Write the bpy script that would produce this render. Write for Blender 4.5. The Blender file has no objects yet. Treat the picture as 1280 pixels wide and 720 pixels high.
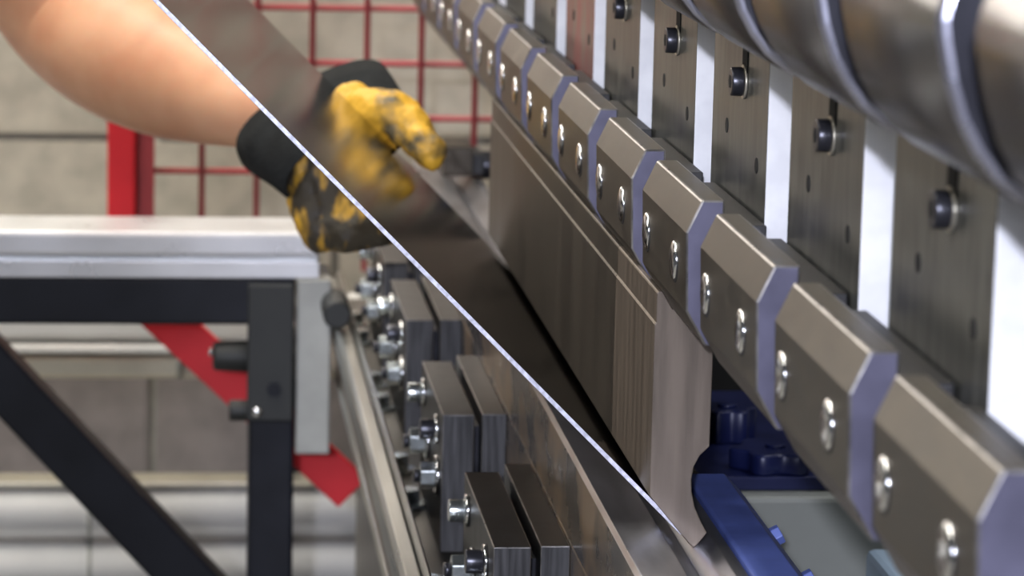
import bpy, bmesh, math, random
from mathutils import Vector, Matrix
random.seed(7)
S = bpy.context.scene
COL = S.collection

# ------------------------------------------------------------------ camera
def setup_camera():
    f, w, h = 4000.0, 1280.0, 720.0
    vp = (225.0, -335.0)                       # where lines along the machine (world Y) meet
    roll = math.radians(1.3)
    v = Vector((vp[0]-w/2, h/2-vp[1], -f)).normalized()
    rx, ry = math.sin(roll), math.cos(roll)
    u = Vector((rx, ry, -(v.x*rx+v.y*ry)/v.z)).normalized()
    x = v.cross(u)
    cd = bpy.data.cameras.new('camera')
    cd.sensor_width = 36.0
    cd.lens = f/w*36.0
    cd.clip_start = 0.01
    cd.dof.use_dof = True
    cd.dof.focus_distance = 1.46
    cd.dof.aperture_fstop = 17.0
    cam = bpy.data.objects.new('camera', cd)
    COL.objects.link(cam)
    m = Matrix((x, v, u)).to_4x4()
    m.translation = Vector((-0.227, -1.38, 1.303))
    cam.matrix_world = m
    S.camera = cam
setup_camera()

# ------------------------------------------------------------------ world, lamps, exposure
S.view_settings.view_transform = 'Standard'
S.view_settings.look = 'None'
S.view_settings.gamma = 1.0
S.view_settings.use_curve_mapping = False
S.view_settings.exposure = -0.25
wd = bpy.data.worlds.new('world'); S.world = wd; wd.use_nodes = True
bg = wd.node_tree.nodes['Background']
bg.inputs['Color'].default_value = (0.93, 0.96, 1.0, 1)
bg.inputs['Strength'].default_value = 0.09

def area(name, loc, target, sx, sy, power, col):
    l = bpy.data.lights.new(name, 'AREA'); l.shape = 'RECTANGLE'; l.size = sx; l.size_y = sy
    l.energy = power; l.color = col
    o = bpy.data.objects.new(name, l); COL.objects.link(o)
    o.location = loc
    o.rotation_euler = (Vector(target)-Vector(loc)).to_track_quat('-Z', 'Y').to_euler()
    return o
area('ceiling_lamp', (-0.75, 0.9, 3.4), (-0.75, 0.9, 0), 0.35, 2.4, 115, (1.0, 0.96, 0.88))
area('ceiling_lamp', (-2.6, 0.2, 3.4), (-2.6, 0.2, 0), 0.35, 2.4, 50, (1.0, 0.96, 0.88))
area('ceiling_lamp', (1.1, 0.4, 3.4), (1.1, 0.4, 0), 0.35, 2.4, 45, (0.95, 0.96, 1.0))
area('front_fill_light', (-1.1, -5.2, 2.7), (0, 0, 1.1), 2.2, 1.3, 160, (0.80, 0.85, 1.0))  # unseen light added behind the camera, bluish fill on near-facing ends

area('rear_glint_light', (-0.5, 2.085, 1.68), (-0.5, 0.0, 1.60), 2.4, 0.70, 22, (1.0, 0.93, 0.84))  # unseen panel added so the rounded bodies and screws catch highlights
def work_lamp():
    l = bpy.data.lights.new('work_lamp', 'SPOT'); l.energy = 190; l.color = (0.80, 0.83, 1.0)
    l.spot_size = math.radians(20); l.spot_blend = 0.5; l.shadow_soft_size = 0.02
    o = bpy.data.objects.new('work_lamp', l); COL.objects.link(o)
    o.location = (-0.42, -2.3, 1.56)
    o.rotation_euler = (Vector((0.04, -0.2, 1.08))-o.location).to_track_quat('-Z', 'Y').to_euler()
work_lamp()

# ------------------------------------------------------------------ materials
MATS = {}
def mat(name, col, metallic=0.0, rough=0.5, var=0.15, scale=30.0, stretch=(1, 1, 1), bump=0.0,
        col2=None, spec=0.5, sss=0.0, lo=0.35, hi=0.65, rvar=0.08, detail=5.0, bscale=None):
    m = bpy.data.materials.new(name); m.use_nodes = True
    nt = m.node_tree; N = nt.nodes; L = nt.links
    b = N['Principled BSDF']
    b.inputs['Metallic'].default_value = metallic
    b.inputs['Specular IOR Level'].default_value = spec
    tc = N.new('ShaderNodeTexCoord'); mp = N.new('ShaderNodeMapping')
    oi = N.new('ShaderNodeObjectInfo')
    mul = N.new('ShaderNodeMath'); mul.operation = 'MULTIPLY'; mul.inputs[1].default_value = 17.0
    L.new(oi.outputs['Random'], mul.inputs[0])
    cmb = N.new('ShaderNodeCombineXYZ')
    for k in range(3): L.new(mul.outputs[0], cmb.inputs[k])
    L.new(tc.outputs['Object'], mp.inputs['Vector']); L.new(cmb.outputs[0], mp.inputs['Location'])
    mp.inputs['Scale'].default_value = stretch
    nz = N.new('ShaderNodeTexNoise'); nz.inputs['Scale'].default_value = scale; nz.inputs['Detail'].default_value = detail
    L.new(mp.outputs[0], nz.inputs['Vector'])
    rp = N.new('ShaderNodeValToRGB')
    c2 = col2 or tuple(c*(1-var) for c in col)
    c1 = col if col2 else tuple(min(1, c*(1+var)) for c in col)
    rp.color_ramp.elements[0].position = lo; rp.color_ramp.elements[0].color = (*c2, 1)
    rp.color_ramp.elements[1].position = hi; rp.color_ramp.elements[1].color = (*c1, 1)
    L.new(nz.outputs['Fac'], rp.inputs[0]); L.new(rp.outputs[0], b.inputs['Base Color'])
    mr = N.new('ShaderNodeMapRange')
    mr.inputs['To Min'].default_value = max(0.02, rough-rvar); mr.inputs['To Max'].default_value = min(1, rough+rvar)
    L.new(nz.outputs['Fac'], mr.inputs[0]); L.new(mr.outputs[0], b.inputs['Roughness'])
    if sss:
        b.inputs['Subsurface Weight'].default_value = sss
        b.inputs['Subsurface Radius'].default_value = (0.012, 0.004, 0.002)
        b.inputs['Subsurface Scale'].default_value = 1.0
    if bump:
        bp = N.new('ShaderNodeBump'); bp.inputs['Strength'].default_value = bump; bp.inputs['Distance'].default_value = 0.002
        if bscale:
            nb = N.new('ShaderNodeTexNoise'); nb.inputs['Scale'].default_value = bscale; nb.inputs['Detail'].default_value = 6
            L.new(tc.outputs['Object'], nb.inputs['Vector']); L.new(nb.outputs['Fac'], bp.inputs['Height'])
        else:
            L.new(nz.outputs['Fac'], bp.inputs['Height'])
        L.new(bp.outputs[0], b.inputs['Normal'])
    MATS[name] = m
    return m

mat('clamp_face', (0.088, 0.075, 0.059), 0.7, 0.38, 0.22, 40, (1, 1, 3), 0.05)
mat('clamp_end', (0.125, 0.12, 0.175), 0.4, 0.38, 0.12, 60)
mat('jaw_black', (0.035, 0.034, 0.035), 0.3, 0.5, 0.3, 60)
mat('plate_face', (0.195, 0.195, 0.175), 0.75, 0.36, 0.25, 30, (1, 5, 1), 0.06)
mat('plate_face_red', (0.42, 0.13, 0.12), 0.35, 0.42, 0.3, 30, (1, 5, 1), 0.06, col2=(0.30, 0.24, 0.2))
mat('plate_end', (0.93, 0.93, 0.95), 0.0, 0.35, 0.07, 60)
mat('lobe', (0.19, 0.185, 0.19), 0.9, 0.24, 0.25, 18, (1, 1, 1), 0.03)
mat('lobe_end', (0.05, 0.05, 0.062), 0.5, 0.3, 0.15, 40)  # end faces darkened to paint in the shade between the bodies
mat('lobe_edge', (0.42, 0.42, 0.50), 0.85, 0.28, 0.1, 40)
mat('edge_worn_glint', (0.27, 0.255, 0.245), 0.8, 0.3, 0.35, 90)  # wear on the die plates; painted edge highlights on the clamp jaws
mat('chrome', (0.85, 0.85, 0.86), 1.0, 0.13, 0.05, 60)
mat('zinc', (0.62, 0.66, 0.66), 0.95, 0.24, 0.12, 80)
mat('black_oxide', (0.055, 0.055, 0.065), 0.7, 0.3, 0.25, 60)
mat('dark_hole', (0.012, 0.012, 0.012), 0.0, 0.8, 0.1)
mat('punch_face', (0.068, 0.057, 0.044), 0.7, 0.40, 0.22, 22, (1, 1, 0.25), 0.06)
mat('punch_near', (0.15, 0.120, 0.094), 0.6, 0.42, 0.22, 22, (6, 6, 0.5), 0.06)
mat('sheet_steel', (0.27, 0.26, 0.255), 1.0, 0.085, 0.15, 14, (1, 0.3, 1), 0.004, rvar=0.025)
MATS['sheet_steel'].node_tree.nodes['Principled BSDF'].inputs['Specular Tint'].default_value = (0.43, 0.42, 0.415, 1)   # dull mill-scale steel
mat('sheet_cut', (0.66, 0.66, 0.77), 0.35, 0.35, 0.25, 400)
mat('die_steel', (0.31, 0.305, 0.32), 0.85, 0.30, 0.25, 20, (3, 0.6, 3), 0.05)
mat('die_front', (0.34, 0.235, 0.14), 0.6, 0.28, 0.45, 16, (1, 1, 1.5), 0.06, col2=(0.085, 0.072, 0.06), lo=0.42, hi=0.62)  # tan blotches paint in a reflection on the die face
mat('dark_plate', (0.026, 0.025, 0.024), 0.55, 0.42, 0.35, 50, (1, 1, 1), 0.08)
mat('dark_plate_end', (0.065, 0.064, 0.066), 0.6, 0.42, 0.35, 60, (6, 1, 0.4), 0.08)
mat('bed_steel', (0.15, 0.14, 0.125), 0.6, 0.4, 0.3, 12, (1, 0.3, 1), 0.04)
mat('rail_steel', (0.36, 0.36, 0.33), 0.85, 0.3, 0.2, 20, (4, 0.3, 4), 0.03)
mat('rail_brown', (0.27, 0.22, 0.18), 0.7, 0.35, 0.25, 20, (4, 0.3, 4))
mat('ram_paint', (0.16, 0.16, 0.15), 0.2, 0.5, 0.15, 10)
mat('frame_dark', (0.02, 0.02, 0.022), 0.1, 0.6, 0.2, 10)
mat('blue_paint', (0.11, 0.155, 0.46), 0.1, 0.42, 0.22, 25, (1, 1, 1), 0.05)
mat('blue_dark', (0.008, 0.012, 0.06), 0.1, 0.35, 0.2, 25)
mat('olive_panel', (0.27, 0.28, 0.25), 0.1, 0.55, 0.1, 8)
mat('pale_blue', (0.45, 0.58, 0.72), 0.1, 0.4, 0.1, 20)
mat('aluminium', (0.72, 0.73, 0.74), 0.7, 0.3, 0.04, 20)
mat('alu_light', (0.80, 0.80, 0.83), 0.5, 0.3, 0.04, 20)
mat('alu_grey', (0.36, 0.36, 0.33), 0.4, 0.5, 0.12, 25, (1, 1, 1), 0.05)
mat('black_paint', (0.009, 0.010, 0.015), 0.0, 0.45, 0.2, 20, spec=0.25)
mat('black_rubber', (0.014, 0.015, 0.014), 0.0, 0.55, 0.2, 30)
mat('red_paint', (0.64, 0.012, 0.02), 0.0, 0.42, 0.08, 15)
mat('red_wire', (0.36, 0.045, 0.05), 0.0, 0.5, 0.12, 15)
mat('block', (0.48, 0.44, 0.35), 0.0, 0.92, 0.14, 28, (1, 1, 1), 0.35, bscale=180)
mat('block_shade', (0.225, 0.20, 0.19), 0.0, 0.9, 0.14, 28, (1, 1, 1), 0.35, bscale=180)
mat('mortar', (0.36, 0.345, 0.30), 0.0, 0.95, 0.1, 40)
mat('floor', (0.24, 0.235, 0.22), 0.0, 0.6, 0.2, 4)
mat('polished', (0.95, 0.94, 0.91), 0.25, 0.18, 0.04, 20)
mat('polished_warm', (0.60, 0.56, 0.46), 0.7, 0.35, 0.08, 20)
mat('skin', (0.80, 0.43, 0.25), 0.0, 0.5, 0.10, 22, sss=0.25, spec=0.35, col2=(0.70, 0.33, 0.185))
gm = mat('glove_leather', (0.68, 0.37, 0.028), 0.0, 0.6, 0.2, 26, (1, 1, 1), 0.4, col2=(0.10, 0.075, 0.035), lo=0.34, hi=0.43, bscale=90)
def soil(m):
    """ground-in black grease on the palm and finger leather, broken up by noise"""
    nt = m.node_tree; N = nt.nodes; L = nt.links; b = N['Principled BSDF']
    src = b.inputs['Base Color'].links[0].from_socket
    tc = N.new('ShaderNodeTexCoord')
    mp = N.new('ShaderNodeMapping'); mp.inputs['Scale'].default_value = (2.2, 1, 0.7); mp.inputs['Rotation'].default_value = (0, 0.5, 0)
    L.new(tc.outputs['Object'], mp.inputs[0])
    nz = N.new('ShaderNodeTexNoise'); nz.inputs['Scale'].default_value = 38; nz.inputs['Detail'].default_value = 4; L.new(mp.outputs[0], nz.inputs['Vector'])
    dot = N.new('ShaderNodeVectorMath'); dot.operation = 'DOT_PRODUCT'; dot.inputs[1].default_value = (26, 0, 26)     # across the hand, thumb side to finger side
    L.new(tc.outputs['Object'], dot.inputs[0])
    ad = N.new('ShaderNodeMath'); ad.operation = 'ADD'; L.new(nz.outputs['Fac'], ad.inputs[0])
    mr = N.new('ShaderNodeMapRange'); mr.inputs['From Min'].default_value = 26*0.925; mr.inputs['From Max'].default_value = 26*0.965
    mr.inputs['To Min'].default_value = -0.06; mr.inputs['To Max'].default_value = 0.4
    L.new(dot.outputs['Value'], mr.inputs[0]); L.new(mr.outputs[0], ad.inputs[1])
    rp = N.new('ShaderNodeValToRGB'); rp.color_ramp.elements[0].position = 0.44; rp.color_ramp.elements[1].position = 0.60
    L.new(ad.outputs[0], rp.inputs[0])
    mx = N.new('ShaderNodeMix'); mx.data_type = 'RGBA'
    L.new(rp.outputs[0], mx.inputs['Factor']); mx.inputs[6].default_value = (0.035, 0.026, 0.014, 1); L.new(src, mx.inputs[7])
    L.new(mx.outputs[2], b.inputs['Base Color'])
soil(gm)
mat('cuff_cloth', (0.014, 0.015, 0.015), 0.0, 0.9, 0.3, 60, (1, 1, 1), 0.4, spec=0.2, bscale=300)
mat('work_shirt', (0.05, 0.06, 0.10), 0.0, 0.9, 0.2, 60)

# ------------------------------------------------------------------ mesh helpers
class MB:
    """collects shapes, then links them as one mesh object"""
    def __init__(self):
        self.bm = bmesh.new()
    def box(self, x0, x1, y0, y1, z0, z1, mi=0):
        vs = [self.bm.verts.new((x, y, z)) for x in (x0, x1) for y in (y0, y1) for z in (z0, z1)]
        for q in ((0, 1, 3, 2), (4, 6, 7, 5), (0, 4, 5, 1), (2, 3, 7, 6), (0, 2, 6, 4), (1, 5, 7, 3)):
            fc = self.bm.faces.new([vs[i] for i in q]); fc.material_index = mi
        return self
    def prism(self, prof, y0, y1, mi=0, mi_near=None, smooth=False):
        """profile [(x,z)] in the XZ plane, extruded along Y"""
        a = [self.bm.verts.new((x, y0, z)) for x, z in prof]
        b = [self.bm.verts.new((x, y1, z)) for x, z in prof]
        n = len(prof)
        for i in range(n):
            fc = self.bm.faces.new((a[i], a[(i+1) % n], b[(i+1) % n], b[i])); fc.material_index = mi; fc.smooth = smooth
        f1 = self.bm.faces.new(a); f2 = self.bm.faces.new(list(reversed(b)))
        f1.material_index = f2.material_index = mi if mi_near is None else mi_near
        return self
    def tube(self, p0, p1, r0, r1=None, n=16, mi=0, smooth=True, dome=0.0, roll=0.0):
        """solid cylinder or cone from p0 to p1; n=6 gives a hexagon; dome bulges the p1 end"""
        r1 = r0 if r1 is None else r1
        p0, p1 = Vector(p0), Vector(p1)
        d = (p1-p0).normalized()
        e = d.cross(Vector((0, 0, 1)) if abs(d.z) < 0.9 else Vector((1, 0, 0))).normalized(); g = d.cross(e)
        rings = [(p0, r0), (p1, r1)]
        if dome:
            for k in (1, 2, 3):
                t = k/4*math.pi/2
                rings.append((p1+d*dome*math.sin(t), r1*math.cos(t)))
        vr = []
        for c, r in rings:
            vr.append([self.bm.verts.new(c+(e*math.cos(2*math.pi*i/n+roll)+g*math.sin(2*math.pi*i/n+roll))*r) for i in range(n)])
        for k in range(len(vr)-1):
            for i in range(n):
                fc = self.bm.faces.new((vr[k][i], vr[k][(i+1) % n], vr[k+1][(i+1) % n], vr[k+1][i]))
                fc.smooth = smooth; fc.material_index = mi
        f0 = self.bm.faces.new(list(reversed(vr[0]))); f1 = self.bm.faces.new(vr[-1])
        f0.material_index = f1.material_index = mi
        if dome: f1.smooth = True
        return self
    def beam(self, p0, p1, up, w, h, mi=0):
        """rectangular bar from p0 to p1; w across, h along 'up'"""
        p0, p1, up = Vector(p0), Vector(p1), Vector(up)
        d = (p1-p0).normalized(); s = d.cross(up).normalized(); t = s.cross(d)
        vs = []
        for c in (p0, p1):
            for a, b in ((-1, -1), (1, -1), (1, 1), (-1, 1)):
                vs.append(self.bm.verts.new(c+s*a*w/2+t*b*h/2))
        for q in ((0, 3, 2, 1), (4, 5, 6, 7), (0, 1, 5, 4), (1, 2, 6, 5), (2, 3, 7, 6), (3, 0, 4, 7)):
            self.bm.faces.new([vs[i] for i in q]).material_index = mi
        return self
    def ball(self, c, r, seg=16, sc=(1, 1, 1)):
        m = Matrix.Translation(Vector(c)) @ Matrix.Diagonal((*sc, 1))
        bmesh.ops.create_uvsphere(self.bm, u_segments=seg, v_segments=seg//2+2, radius=r, matrix=m)
        return self
    def capsule(self, p0, p1, r0, r1, n=16):
        self.ball(p0, r0, n); self.ball(p1, r1, n)
        self.tube(p0, p1, r0, r1, n)
        return self
    def mesh(self, name, mats):
        me = bpy.data.meshes.new(name)
        bmesh.ops.recalc_face_normals(self.bm, faces=self.bm.faces)
        self.bm.to_mesh(me); self.bm.free()
        for k in ([mats] if isinstance(mats, str) else mats): me.materials.append(MATS[k])
        return me
    def build(self, name, mats, parent=None, bevel=0.0, seg=2, edge=None):
        o = bpy.data.objects.new(name, self.mesh(name, mats)); COL.objects.link(o)
        if parent: o.parent = parent
        if bevel:
            md = o.modifiers.new('bevel', 'BEVEL'); md.width = bevel; md.segments = seg; md.limit_method = 'ANGLE'
            md.angle_limit = math.radians(35)
            if edge:
                o.data.materials.append(MATS[edge]); md.material = len(o.data.materials)-1
        return o

def tag(o, label=None, cat=None, group=None, kind=None):
    if label: o['label'] = label
    if cat: o['category'] = cat
    if group: o['group'] = group
    if kind: o['kind'] = kind
    return o
def empty(name, loc, label, cat, group=None):
    o = bpy.data.objects.new(name, None); COL.objects.link(o); o.location = loc
    o.empty_display_size = 0.02
    return tag(o, label, cat, group)
def copy_tree(o, parent=None):
    c = o.copy(); COL.objects.link(c); c.parent = parent
    for ch in list(o.children): copy_tree(ch, c)
    return c

# ------------------------------------------------------------------ the setting
tag(MB().box(-3.0, 3.0, -3.0, 2.3, -0.05, 0.0).build('floor', 'floor'), kind='structure')
wall = MB().box(-2.2, 2.2, 2.112, 2.25, 0.0, 2.47).build('wall_back', 'mortar')
tag(wall, 'grey concrete block wall behind the red mesh fence', kind='structure')
blk = MB().box(-0.195, 0.195, 0.0, 0.05, 0.0, 0.19).mesh('concrete_block', 'block')
blk_low = blk.copy(); blk_low.materials[0] = MATS['block_shade']     # shade on the lower courses put into a darker block colour
for r in range(12):
    z = 0.072+0.2*r-0.2 if r else 0.0
    off = -0.254 if r % 2 == 1 else -0.054           # a joint of this course
    for k in range(-5, 6):
        cx = off+0.2+0.4*k
        if cx-0.195 < -2.2 or cx+0.195 > 2.2: continue
        if r == 0: continue
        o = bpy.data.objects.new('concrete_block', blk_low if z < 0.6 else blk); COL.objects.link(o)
        o.parent = wall
        o.location = (cx, 2.10+random.uniform(-0.0015, 0.0015), z)

# ------------------------------------------------------------------ press brake: ram, side frame, bed
rm = MB()
rm.box(0.042, 0.16, -1.0, 1.395, 1.075, 1.85)
rm.box(0.0, 0.042, -1.0, 1.395, 1.315, 1.85)
tag(rm.build('press_ram', 'ram_paint', bevel=0.003), 'long dark grey upper beam of the press brake carrying the tool plates', 'press beam')

sf = MB().box(0.075, 0.95, 1.40, 1.50, 0.0, 2.1)
tag(sf.build('side_frame', 'frame_dark', bevel=0.004), 'black painted upright side frame at the far end of the press brake', 'machine frame')

bed = empty('press_bed', (0, 0, 0), 'dark steel lower bed of the press brake with polished front rails', 'press bed')
MB().prism([(-0.068, 0.0), (-0.068, 0.785), (-0.092, 0.793), (-0.092, 0.800), (-0.084, 0.815), (-0.050, 0.815), (-0.050, 0.795), (0.074, 0.795), (0.074, 0.0)], -0.9, 1.395).build('bed_body', 'bed_steel', bed, 0.002)
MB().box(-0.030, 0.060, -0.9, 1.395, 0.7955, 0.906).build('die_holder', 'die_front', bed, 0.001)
MB().prism([(-0.1035, 0.826), (-0.1035, 0.843), (-0.1005, 0.8465), (-0.0925, 0.8465), (-0.0925, 0.826)], -0.9, 1.32).build('guide_rail', 'rail_steel', bed, 0.0008)
MB().prism([(-0.0985, 0.800), (-0.0985, 0.8255), (-0.0925, 0.8255), (-0.0925, 0.800)], -0.9, 1.32).build('rail_web', 'rail_brown', bed, 0.0008)
MB().prism([(-0.1010, 0.7935), (-0.1010, 0.797), (-0.0995, 0.7995), (-0.0925, 0.7995), (-0.0925, 0.7935)], -0.9, 1.32).build('guide_rail', 'rail_steel', bed, 0.0006)
MB().prism([(-0.0915, 0.8155), (-0.0915, 0.850), (-0.0895, 0.8525), (-0.0875, 0.850), (-0.0875, 0.8155)], -0.9, 1.32).build('ledge_strip', 'rail_steel', bed, 0.0006)

# bottom die with its V groove
die = MB().prism([(-0.0300, 0.9065), (-0.0300, 0.9480), (-0.0280, 0.9500), (-0.0080, 0.9500), (0.0050, 0.9375), (0.0150, 0.9475), (0.0205, 0.9475), (0.0205, 0.9065)], -0.62, 1.30)
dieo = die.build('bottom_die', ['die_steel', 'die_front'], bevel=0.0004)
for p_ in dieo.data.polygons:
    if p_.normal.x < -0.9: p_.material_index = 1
tag(dieo, 'long grey steel die with V groove under the punch tip', 'die')

# blue clamping block behind the die
bb = empty('blue_die_block', (0.03, -0.2, 0.9065), 'bright blue painted bar bolted along the back of the die', 'clamp bar')
def rel(o, e):
    o.parent = e; o.matrix_parent_inverse = e.matrix_basis.inverted(); return o
rel(MB().prism([(0.0212, 0.9065), (0.0212, 0.9490), (0.0225, 0.9500), (0.0405, 0.9500), (0.0490, 0.9415), (0.0490, 0.9065)], -0.55, 0.135).build('bar', 'blue_paint', None, 0.0006), bb)
for y in (0.055, -0.025, -0.105):
    rel(MB().tube((0.049, y, 0.937), (0.0545, y, 0.9400), 0.0048, n=6, smooth=False).build('bolt', 'blue_paint', None, 0.0004), bb)

# backgauge behind the dies
bgx = empty('backgauge_finger', (0.14, 0.44, 0.88), 'dark blue backgauge stop with round star knobs behind the punch', 'backgauge')
rel(MB().box(0.060, 0.175, 0.375, 0.62, 0.884, 0.892).build('finger_plate', 'blue_dark', None, 0.001), bgx)
def lobed(cx, cy, z0, z1, r, n=6, amp=0.13):
    m = MB(); pts = []
    for i in range(60):
        t = 2*math.pi*i/60; rr = r*(1+amp*math.cos(n*t)); pts.append((cx+rr*math.cos(t), cy+rr*math.sin(t)))
    a = [m.bm.verts.new((x, y, z0)) for x, y in pts]; b = [m.bm.verts.new((x, y, z1)) for x, y in pts]
    for i in range(60):
        m.bm.faces.new((a[i], a[(i+1) % 60], b[(i+1) % 60], b[i])).smooth = True
    m.bm.faces.new(a); m.bm.faces.new(list(reversed(b)))
    return m
for (x, y, z, r, h) in ((0.117, 0.40, 0.892, 0.024, 0.012), (0.101, 0.475, 0.892, 0.016, 0.020)):
    k = rel(lobed(x, y, z, z+h, r).build('star_knob', 'blue_dark', None, 0.0015), bgx)
    rel2 = MB().tube((x, y, z+h), (x, y, z+h+0.002), 0.006, n=12).build('knob_cap', 'blue_dark'); rel2.parent = k
og = MB()
og.box(0.087, 0.300, 0.36, 0.66, 0.30, 0.8835)
tag(og.build('backgauge_carriage', 'olive_panel', bevel=0.003), 'plain olive grey box carrying the blue backgauge knobs', 'machine housing')
tag(MB().box(0.160, 0.24, 0.28, 0.345, 0.2999, 0.858).build('cable_guide', 'pale_blue', bevel=0.004), 'pale blue plastic piece beside the olive housing', 'guide block')
# ledge that carries the carriage and the cable guide
tag(MB().box(0.0865, 0.34, 0.20, 0.90, 0.20, 0.2995).build('rear_ledge', 'frame_dark', bevel=0.002), 'black ledge behind the press bed under the olive housing', 'machine ledge')

# ------------------------------------------------------------------ tool clamps (front row)
CY0, CP, CL = -0.419, 0.1635, 0.127
def make_clamp():
    t = empty('tool_clamp', (0, 0, 0), 'brown grey chamfered steel clamp with two bright screws above the punch', 'tool clamp', 'row of tool clamps above the punch')
    MB().prism([(-0.0030, 1.1180), (-0.0125, 1.1180), (-0.0188, 1.1045), (-0.0178, 1.0715), (-0.0095, 1.0570), (-0.0030, 1.0570)],
               0, CL, 0, 1).build('front_jaw', ['clamp_face', 'clamp_end'], t, 0.0009, edge='edge_worn_glint')
    MB().box(-0.0029, 0.0150, 0.001, CL+0.004, 1.059, 1.1075).build('rear_jaw', 'jaw_black', t, 0.0006)
    for y in (0.031, 0.112):
        s = MB().tube((-0.0174, y, 1.088), (-0.01845, y, 1.088), 0.0098, 0.0094, 24).build('screw_seat', 'jaw_black', t)
        MB().tube((-0.0183, y, 1.088), (-0.0190, y, 1.088), 0.0084, 0.0082, 24, dome=0.0012).build('screw', 'chrome', t)
    return t
cl0 = make_clamp()
ORD = ['', 'first', 'second', 'third', 'fourth', 'fifth', 'sixth', 'seventh', 'eighth', 'ninth', 'tenth', 'eleventh', 'twelfth', 'thirteenth']
for n in range(-1, 12):
    o = cl0 if n == -1 else copy_tree(cl0)
    o.location = (0, CY0+CP*n, 0)
    if n == 2: o['label'] = 'chamfered brown steel clamp directly over the bare profile end of the punch'
    elif n < 2: o['label'] = 'chamfered steel tool clamp overhanging no punch, %s out from the punch profile end' % ORD[2-n]
    else: o['label'] = 'chamfered steel tool clamp, %s from the punch profile end along the long punch' % ORD[n-2]

# ------------------------------------------------------------------ intermediate tool plates
PY0, PP, PL = -0.456, 0.1883, 0.138
def make_plate(face, label, name='tool_plate', group='row of upright tool plates on the ram'):
    t = empty(name, (0, 0, 0), label, 'tool plate', group)
    m = MB(); m.prism([(0.0160, 1.080), (0.0160, 1.312), (0.0415, 1.312), (0.0415, 1.080)], 0, PL, 0, 1)
    m.build('plate', [face, 'plate_end'], t, 0.0006)
    # slot with its socket screw
    y, z = 0.056, 1.160
    pr = []
    for i in range(24):
        a = 2*math.pi*i/24
        pr.append((y+0.0062*math.cos(a), (z+0.013 if math.sin(a) > 0 else z)+0.0075*math.sin(a)))
    m = MB()
    a_ = [m.bm.verts.new((0.0155, p, q)) for p, q in pr]; b_ = [m.bm.verts.new((0.0165, p, q)) for p, q in pr]
    for i in range(24): m.bm.faces.new((a_[i], a_[(i+1) % 24], b_[(i+1) % 24], b_[i]))
    m.bm.faces.new(a_); m.bm.faces.new(list(reversed(b_)))
    m.build('slot', 'dark_hole', t)
    MB().tube((0.0158, y, z), (0.0148, y, z), 0.0074, n=20).build('washer', 'polished_warm', t)
    sc = MB().tube((0.0148, y, z), (0.0094, y, z), 0.0064, 0.0062, 20).build('socket_screw', 'black_oxide', t, 0.0007)
    MB().tube((0.0095, y, z), (0.0092, y, z), 0.0031, n=6, smooth=False).build('hex_socket', 'dark_hole', sc)
    for (yy, zz) in ((0.022, 1.128), (0.098, 1.136)):
        MB().tube((0.0163, yy, zz), (0.0157, yy, zz), 0.0034, n=14).build('pin_hole', 'dark_hole', t)
    return t
pl0 = make_plate('plate_face', 'grey scratched steel tool plate with a socket screw and bright polished end')
for k in range(-1, 11):
    if k == 5: continue
    o = pl0 if k == -1 else copy_tree(pl0)
    o.location = (0, PY0+PP*k, 0)
    o['label'] = 'grey bright-ended tool plate, %s from the red plate %s' % (ORD[abs(k-5)], 'towards the blue bar' if k < 5 else 'towards the fence')
red = make_plate('plate_face_red', 'tool plate with faded red front standing among the grey plates', 'tool_plate', None)
red.location = (0, PY0+PP*5, 0)

# ------------------------------------------------------------------ rounded clamping cylinders above
def make_lobe():
    prof = [(0.0155, 1.1815), (-0.002, 1.1840), (-0.0110, 1.1880), (-0.0184, 1.1940), (-0.0240, 1.2010), (-0.0285, 1.2090), (-0.0320, 1.2190), (-0.0345, 1.2310)]
    for i in range(1, 13):
        a = math.pi-math.pi/2*i/12
        prof.append((-0.0102+0.025*math.cos(a), 1.232+0.027*math.sin(a)))
    prof += [(0.0155, 1.2590)]
    t = empty('clamp_cylinder', (0, 0, 0), 'glossy grey rounded clamping body overhanging the tool plates', 'clamp cylinder', 'row of rounded clamping bodies on the ram')
    MB().prism(prof, 0, 0.128, 0, 1, True).build('body', ['lobe', 'lobe_end'], t, 0.0028, 3, edge='lobe_edge')
    MB().tube((-0.002, 0.030, 1.2585), (-0.002, 0.030, 1.266), 0.006, n=16).build('top_screw', 'black_oxide', t)
    return t
lb0 = make_lobe()
for n in range(-2, 9):
    o = lb0 if n == -2 else copy_tree(lb0)
    o.location = (0, CY0+CP*n, 0)
    if n == 2: o['label'] = 'glossy rounded clamping body above the clamp over the punch profile end'
    else: o['label'] = 'glossy grey rounded clamping body, %s from the punch profile end %s' % (ORD[abs(n-2)], 'out past the punch' if n < 2 else 'along the punch')

# ------------------------------------------------------------------ punch
PUNCH = [(-0.0167, 1.0490), (-0.0167, 0.9712), (0.0020, 0.9490), (0.0041, 0.9472), (0.0060, 0.9488), (0.0100, 0.9541), (0.0072, 0.9590), (0.0040, 0.9660),
         (0.0024, 0.9730), (0.0021, 0.9785), (0.0030, 0.9845), (0.0055, 0.9895), (0.0098, 0.9938), (0.0100, 1.0300), (0.0100, 1.0568), (-0.0088, 1.0560), (-0.0135, 1.0640), (-0.0155, 1.0640), (-0.0160, 1.0630), (-0.0160, 1.0500)]
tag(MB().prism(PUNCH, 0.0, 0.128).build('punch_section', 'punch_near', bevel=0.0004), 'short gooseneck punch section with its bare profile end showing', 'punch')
tag(MB().prism(PUNCH, 0.1285, 0.762).build('punch_section', 'punch_face', bevel=0.0004), 'long dark gooseneck punch section behind the short one', 'punch')
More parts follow.
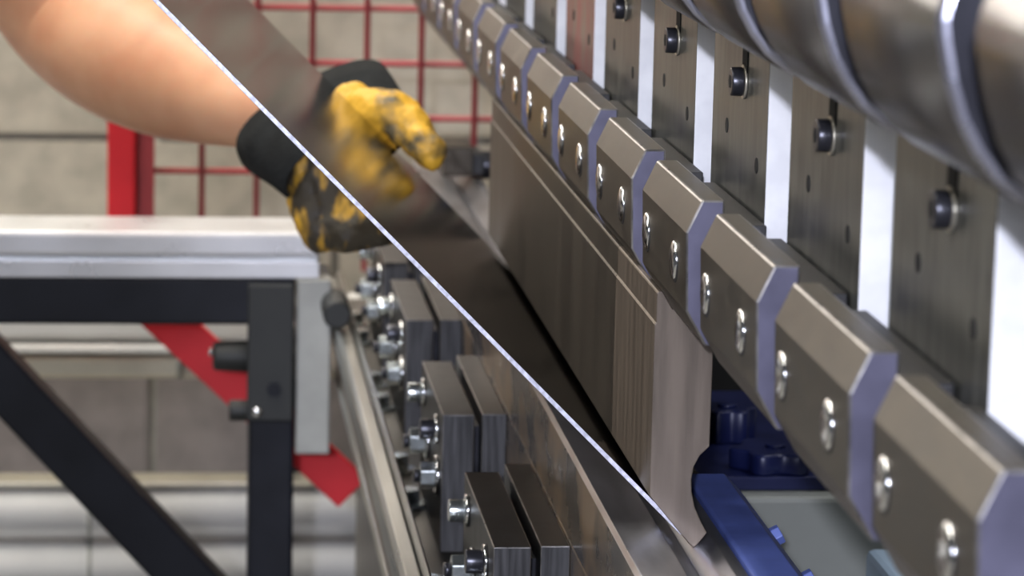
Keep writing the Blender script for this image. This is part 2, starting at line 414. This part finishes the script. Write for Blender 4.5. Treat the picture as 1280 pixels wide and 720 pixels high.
# stop blocks left on the die further along
fb = empty('die_stop', (0, 1.2, 0.9505), 'grey stop block with black bolts on the die past the sheet', 'stop block')
rel(MB().box(-0.0120, 0.0125, 1.20, 1.26, 0.9505, 0.975).build('block', 'punch_face', None, 0.001), fb)
rel(MB().tube((0.022, 1.24, 0.955), (0.034, 1.24, 0.955), 0.012, n=16).build('bolt', 'black_oxide', None, 0.001), fb)
rel(MB().box(0.0126, 0.0225, 1.21, 1.26, 0.9505, 0.968).build('bracket', 'jaw_black', None, 0.001), fb)

# ------------------------------------------------------------------ bent sheet
def sheet():
    t = 0.0021; r = math.sqrt(0.5)
    tip = Vector((0.0041, 0, 0.9468))
    top = []
    L = 0.475
    d = Vector((-r, 0, r)); nrm = Vector((r, 0, r))
    # inner (upper) face, outer (lower) face
    p_in0 = tip; p_in1 = tip+d*L
    e = Vector((r, 0, r)); q1 = tip+e*0.0062
    prof = [p_in1, p_in0, q1, q1+Vector((r, 0, -r))*t, tip+Vector((0, 0, -t*math.sqrt(2))), p_in1-nrm*t]
    m = MB().prism([(p.x, p.z) for p in prof], 0.037, 0.70, 0, 1)
    o = m.build('steel_sheet', ['sheet_steel', 'sheet_cut'], bevel=0.0002)
    return tag(o, 'dark grey steel sheet bent steeply up from the die, held by the gloved hand', 'metal sheet')
sheet()

# ------------------------------------------------------------------ die clamps on the operator side
def hexbolt(m_parent, x, y, z, r, h, washer=True, mt='zinc', socket=False):
    if washer:
        w = MB().tube((x, y, z), (x-0.0022, y, z), r*1.45, n=20).build('washer', 'chrome', m_parent)
    x0 = x-0.0022 if washer else x
    if socket:
        b = MB().tube((x0, y, z), (x0-h, y, z), r, n=20).build('bolt', mt, m_parent, 0.0006)
    else:
        b = MB().tube((x0, y, z), (x0-h, y, z), r, n=6, smooth=False, roll=math.pi/6).build('bolt', mt, m_parent, 0.0006)
        MB().tube((x0-h, y, z), (x0-h-0.004, y, z), r*0.5, n=12).build('bolt_end', 'black_oxide', b)
def make_die_clamp():
    t = empty('die_clamp', (0, 0, 0), 'pair of black steel plates with bright bolts clamping the die front', 'die clamp', 'die clamps along the front of the die')
    z1 = 0.9045
    MB().prism([(-0.0450, 0.820), (-0.0450, z1), (-0.0302, z1), (-0.0302, 0.820)], 0, 0.185, 0, 1).build('inner_plate', ['dark_plate', 'dark_plate_end'], t, 0.0005, edge='edge_worn_glint')
    MB().prism([(-0.0690, 0.820), (-0.0690, z1), (-0.0500, z1), (-0.0500, 0.820)], -0.002, 0.165, 0, 1).build('outer_plate', ['dark_plate', 'dark_plate_end'], t, 0.0005, edge='edge_worn_glint')
    MB().box(-0.0499, -0.0451, 0.02, 0.15, 0.822, 0.893).build('spacer', 'black_oxide', t)
    hexbolt(t, -0.069, 0.030, 0.889, 0.0062, 0.009, socket=True, mt='black_oxide')
    hexbolt(t, -0.069, 0.022, 0.862, 0.0085, 0.009)
    hexbolt(t, -0.069, 0.100, 0.866, 0.0085, 0.010)
    hexbolt(t, -0.069, 0.135, 0.890, 0.0062, 0.009, socket=True)
    return t
dc0 = make_die_clamp()
for i, y in enumerate((0.17, 0.487, 0.802, 1.05, -0.147)):
    o = dc0 if i == 0 else copy_tree(dc0)
    o.location = (0, y, 0)
    o['label'] = 'pair of black plates with bright bolts on the die front, %s from the support arm' % ORD[{0.17: 4, 0.487: 3, 0.802: 2, 1.05: 1, -0.147: 5}[y]]
# small bolts on the bed ledge
def ledge_bolt(y):
    t = empty('rail_bolt', (-0.079, y, 0.8152), 'bright hex bolt standing on the bed ledge beside the rails', 'bolt', 'hex bolts on the bed ledge')
    MB().tube((0, 0, 0), (0, 0, 0.003), 0.012, n=20).build('washer', 'zinc', t)
    MB().tube((0, 0, 0.003), (0, 0, 0.012), 0.0085, n=6, smooth=False).build('hex_head', 'zinc', t, 0.0006)
    return t
rb0 = ledge_bolt(0.30)
for y in (0.40, 0.62, 0.72, 0.92, 1.0, 1.18, 1.26):
    c = copy_tree(rb0); c.location.y = y

# ------------------------------------------------------------------ sheet support arm with black frame
sa = empty('support_arm', (-0.15, 1.1, 0.88), 'aluminium support arm on a black tube frame beside the press bed', 'support arm')
def sp(mb, name, m, bev=0.001): return rel(mb.build(name, m, None, bev), sa)
sp(MB().box(-1.0, -0.116, 1.110, 1.19, 0.8815, 0.9175), 'beam', 'aluminium', 0.002)
sp(MB().box(-1.0, -0.116, 1.104, 1.1098, 0.8815, 0.8945), 'beam_lip', 'alu_light', 0.001)
sp(MB().box(-1.0, -0.116, 1.103, 1.1098, 0.899, 0.9175), 'beam_lip', 'alu_light', 0.003)
sp(MB().box(-0.1335, -0.1065, 1.10, 1.13, 0.741, 0.8812), 'mounting_plate', 'alu_grey', 0.0015)
sp(MB().box(-0.124, -0.1058, 1.131, 1.18, 0.76, 0.8812), 'rail_carriage', 'black_paint', 0.002)
sp(MB().box(-1.0, -0.1345, 1.105, 1.145, 0.844, 0.8812), 'top_tube', 'black_paint', 0.003)
sp(MB().box(-0.1705, -0.1345, 1.105, 1.145, 0.0, 0.8438), 'post', 'black_paint', 0.003)
sp(MB().beam((-0.405, 1.125, 0.842), (-0.135, 1.125, 0.545), (0, 1, 0), 0.041, 0.036), 'diagonal_tube', 'black_paint', 0.003)
sp(MB().box(-0.172, -0.136, 1.094, 1.1045, 0.769, 0.878), 'clamp_plate', 'black_rubber', 0.0015)
kb = sp(MB().tube((-0.170, 1.117, 0.817), (-0.199, 1.117, 0.817), 0.013, 0.0115, 20), 'knob', 'black_rubber', 0.003)
sp(MB().tube((-0.199, 1.117, 0.820), (-0.202, 1.117, 0.820), 0.003, n=12), 'knob_tip', 'chrome', 0)
sp(MB().tube((-0.168, 1.110, 0.7745), (-0.186, 1.110, 0.7745), 0.0085, n=20), 'lock_screw', 'black_rubber', 0.0015)
sp(MB().tube((-0.164, 1.0945, 0.777), (-0.164, 1.091, 0.777), 0.004, n=12, dome=0.002), 'rivet', 'chrome', 0)
sp(MB().tube((-0.151, 1.0945, 0.795), (-0.151, 1.0905, 0.795), 0.006, n=6, smooth=False), 'hex_bolt', 'black_paint', 0)
sp(MB().tube((-0.104, 1.05, 0.862), (-0.104, 1.115, 0.862), 0.011, n=20), 'lock_knob', 'black_rubber', 0.002)

rbx = MB().beam((-0.283, 1.24, 0.868), (-0.0800, 1.24, 0.677), (0, 1, 0), 0.034, 0.010)
tag(rbx.build('red_brace', 'red_paint', bevel=0.001), 'bright red flat diagonal brace behind the black post', 'brace')

# ------------------------------------------------------------------ roller stand and fence
rs = empty('roller_stand', (-0.6, 1.6, 0), 'shiny metal stand of horizontal tubes behind the black frame', 'roller stand')
def rp_(mb, name, m, bev=0.001): return rel(mb.build(name, m, None, bev), rs)
rp_(MB().box(-1.5, 0.02, 1.60, 1.66, 0.7370, 0.775), 'top_rail', 'polished', 0.006)
rp_(MB().box(-1.5, 0.0, 1.598, 1.655, 0.7245, 0.7335), 'middle_rail', 'polished', 0.003)
rp_(MB().box(-1.5, -0.005, 1.62, 1.65, 0.7215, 0.7372), 'rail_core', 'alu_grey', 0)
rp_(MB().box(-1.5, -0.005, 1.603, 1.655, 0.700, 0.7212), 'rail_body', 'polished_warm', 0.004)
rp_(MB().tube((-0.228, 1.60, 0.725), (-0.222, 1.60, 0.725), 0.0245, n=24), 'rail_joint', 'alu_grey', 0)
rp_(MB().box(-1.5, 0.02, 1.565, 1.605, 0.6035, 0.609), 'shelf_strip', 'polished_warm', 0.002)
for zc, jx in ((0.5768, -0.31), (0.5225, -0.31)):
    tb = rp_(MB().tube((-1.5, 1.585, zc), (0.02, 1.585, zc), 0.026, n=32), 'roller', 'polished', 0)
    rp_(MB().tube((jx, 1.585, zc), (jx+0.004, 1.585, zc), 0.0268, n=32), 'roller_joint', 'alu_grey', 0)
for x in (-1.45, -0.128):
    rp_(MB().box(x-0.02, x+0.02, 1.612, 1.652, 0.0, 0.6995), 'leg', 'black_paint', 0.002)

fn = empty('mesh_fence', (-0.27, 1.63, 0.7755), 'red welded wire mesh safety fence with a square red post', 'fence')
def fp(mb, name, m, bev=0.0): return rel(mb.build(name, m, None, bev), fn)
fp(MB().box(-0.2925, -0.2665, 1.605, 1.655, 0.7755, 1.75), 'post', 'red_paint', 0.002)
fp(MB().box(-0.2664, -0.2490, 1.622, 1.650, 0.7755, 1.75), 'side_flange', 'red_wire', 0.001)
wv = MB().tube((0, 0, 0.80), (0, 0, 1.70), 0.0030, n=8).mesh('wire', 'red_wire')
wh = MB().tube((-0.2489, 0, 0), (0.60, 0, 0), 0.0030, n=8).mesh('wire', 'red_wire')
for i in range(16):
    o = bpy.data.objects.new('wire', wv); COL.objects.link(o); rel(o, fn); o.location = (-0.2045+0.0515*i, 1.632, 0)
for j in range(17):
    o = bpy.data.objects.new('wire', wh); COL.objects.link(o); rel(o, fn); o.location = (0, 1.6375, 0.842+0.0520*j)

# ------------------------------------------------------------------ the operator's arm and glove
def skin_mesh(name, verts, edges, radii, material, parent, lev=2, root=0):
    me = bpy.data.meshes.new(name); me.from_pydata(verts, edges, []); me.update()
    o = bpy.data.objects.new(name, me); COL.objects.link(o)
    if parent: rel(o, parent)
    md = o.modifiers.new('skin', 'SKIN'); md.use_smooth_shade = True
    for i, r in enumerate(radii):
        sv = me.skin_vertices[0].data[i] if me.skin_vertices else None
        if sv: sv.radius = r if isinstance(r, tuple) else (r, r); sv.use_root = (i == root)
    s = o.modifiers.new('sub', 'SUBSURF'); s.levels = lev; s.render_levels = lev
    me.materials.append(MATS[material])
    return o

pe = empty('person', (-0.30, 0.9, 1.05), 'bare arm of a worker in a yellow work glove gripping the steel sheet', 'person')
def limb(name, pts, material, parent, n=32, sub=6):
    """one continuous lofted surface through (centre, radius) stations"""
    m = MB(); C = [Vector(p[0]) for p in pts]; Rr = [p[1] for p in pts]
    def cr(a, b, c, d, t):
        return 0.5*((2*b)+(-a+c)*t+(2*a-5*b+4*c-d)*t*t+(-a+3*b-3*c+d)*t**3)
    st = []
    for i in range(len(C)-1):
        a, b, c, d = C[max(0, i-1)], C[i], C[i+1], C[min(len(C)-1, i+2)]
        ra, rb, rc, rd = Rr[max(0, i-1)], Rr[i], Rr[i+1], Rr[min(len(C)-1, i+2)]
        for k in range(sub):
            t = k/sub; st.append((cr(a, b, c, d, t), cr(ra, rb, rc, rd, t)))
    st.append((C[-1], Rr[-1]))
    up = Vector((0, 0, 1)); prev = None; rings = []
    for i, (c, r) in enumerate(st):
        d = (st[min(i+1, len(st)-1)][0]-st[max(0, i-1)][0]).normalized()
        e = (up-d*up.dot(d)).normalized() if prev is None else (prev-d*prev.dot(d)).normalized()
        prev = e; g = d.cross(e)
        rings.append([m.bm.verts.new(c+(e*math.cos(2*math.pi*k/n)+g*math.sin(2*math.pi*k/n))*r) for k in range(n)])
    for i in range(len(rings)-1):
        for k in range(n):
            m.bm.faces.new((rings[i][k], rings[i][(k+1) % n], rings[i+1][(k+1) % n], rings[i+1][k])).smooth = True
    m.bm.faces.new(list(reversed(rings[0]))); m.bm.faces.new(rings[-1])
    return rel(m.build(name, material), parent)
limb('arm', [((-0.135, 0.745, 1.044), 0.018), ((-0.152, 0.772, 1.0485), 0.022), ((-0.182, 0.80, 1.0535), 0.030), ((-0.212, 0.84, 1.0610), 0.040), ((-0.240, 0.87, 1.0690), 0.0465),
             ((-0.272, 0.90, 1.0830), 0.0500), ((-0.302, 0.93, 1.1010), 0.0480), ((-0.327, 0.935, 1.1310), 0.0465), ((-0.352, 0.930, 1.170), 0.048),
             ((-0.385, 0.92, 1.225), 0.050), ((-0.430, 0.91, 1.300), 0.053), ((-0.47, 0.90, 1.37), 0.055)], 'skin', pe)
sl = limb('shirt_sleeve', [((-0.415, 0.914, 1.275), 0.064), ((-0.44, 0.908, 1.315), 0.065), ((-0.48, 0.90, 1.385), 0.068), ((-0.53, 0.89, 1.43), 0.072)], 'work_shirt', pe)

def glove():
    m = MB()
    W = (-0.128, 0.735, 1.050)
    mcp = [(-0.096, 0.718, 1.020), (-0.108, 0.716, 1.004), (-0.121, 0.712, 0.991), (-0.133, 0.708, 0.982)]
    pip = [(-0.066, 0.692, 0.996), (-0.077, 0.690, 0.992), (-0.090, 0.688, 0.987), (-0.106, 0.686, 0.982)]
    tip = [(-0.050, 0.664, 0.986), (-0.057, 0.660, 0.988), (-0.070, 0.658, 0.992), (-0.087, 0.660, 0.994)]
    rm_ = [0.0165, 0.017, 0.0165, 0.0155]; rp = [0.0118, 0.0122, 0.012, 0.0115]; rt = [0.0102, 0.0108, 0.0105, 0.010]
    wr = [(-0.112, 0.735, 1.058), (-0.124, 0.735, 1.047), (-0.136, 0.735, 1.037), (-0.146, 0.735, 1.027)]
    for i in range(4):
        m.capsule(wr[i], mcp[i], 0.0190, rm_[i]); m.capsule(mcp[i], pip[i], rm_[i]*0.93, rp[i]); m.capsule(pip[i], tip[i], rp[i], rt[i])
    # thumb over the far edge of the sheet
    m.capsule((-0.118, 0.735, 1.052), (-0.101, 0.728, 1.050), 0.020, 0.019)
    m.capsule((-0.101, 0.728, 1.050), (-0.084, 0.712, 1.0575), 0.019, 0.0165)
    m.capsule((-0.110, 0.728, 1.056), (-0.088, 0.708, 1.0610), 0.017, 0.0145)
    m.capsule((-0.086, 0.708, 1.0600), (-0.0640, 0.688, 1.0375), 0.0150, 0.0130)
    o = rel(m.build('glove', 'glove_leather'), pe)
    r = o.modifiers.new('remesh', 'REMESH'); r.mode = 'VOXEL'; r.voxel_size = 0.0016; r.use_smooth_shade = True
    s = o.modifiers.new('smooth', 'SMOOTH'); s.factor = 0.5; s.iterations = 6
    tx = bpy.data.textures.new('leather_folds', 'CLOUDS'); tx.noise_scale = 0.015; tx.noise_depth = 2
    d = o.modifiers.new('folds', 'DISPLACE'); d.texture = tx; d.strength = 0.0065; d.mid_level = 0.55; d.texture_coords = 'LOCAL'
    return o
gl = glove()
def cuff():
    m = MB(); n = 40
    ma = Vector((0.92, 0, 0.39)); 
    c0, c1 = Vector((-0.1150, 0.726, 1.0330)), Vector((-0.1365, 0.775, 1.0490))
    ax = (c1-c0).normalized(); ma = (ma-ax*ma.dot(ax)).normalized(); mi = ax.cross(ma)
    rings = []
    for k, (t, A, B) in enumerate(((-0.1, 0.050, 0.019), (0.0, 0.053, 0.022), (0.35, 0.0545, 0.024), (0.7, 0.0575, 0.026), (1.0, 0.0595, 0.028),
                                   (1.0, 0.0550, 0.026), (0.7, 0.0535, 0.024), (0.35, 0.0520, 0.022), (0.0, 0.0500, 0.020))):
        c = c0.lerp(c1, t)
        rings.append([])
        for i in range(n):
            a = 2*math.pi*i/n
            wob = 1+0.02*math.sin(3*a+k*0.4)
            rings[-1].append(m.bm.verts.new(c+(ma*math.copysign(abs(math.cos(a))**0.8, math.cos(a))*A+mi*math.copysign(abs(math.sin(a))**0.8, math.sin(a))*B)*wob))
    for k in range(len(rings)-1):
        for i in range(n):
            m.bm.faces.new((rings[k][i], rings[k][(i+1) % n], rings[k+1][(i+1) % n], rings[k+1][i])).smooth = True
    o = m.build('cuff', 'cuff_cloth')
    o.parent = gl; o.matrix_parent_inverse = (pe.matrix_basis).inverted() if False else Matrix.Identity(4)
    return o
bpy.context.view_layer.update()
cf = cuff()
bpy.context.view_layer.update()
cf.matrix_parent_inverse = gl.matrix_world.inverted()
cf['label'] = 'black cloth gauntlet cuff'
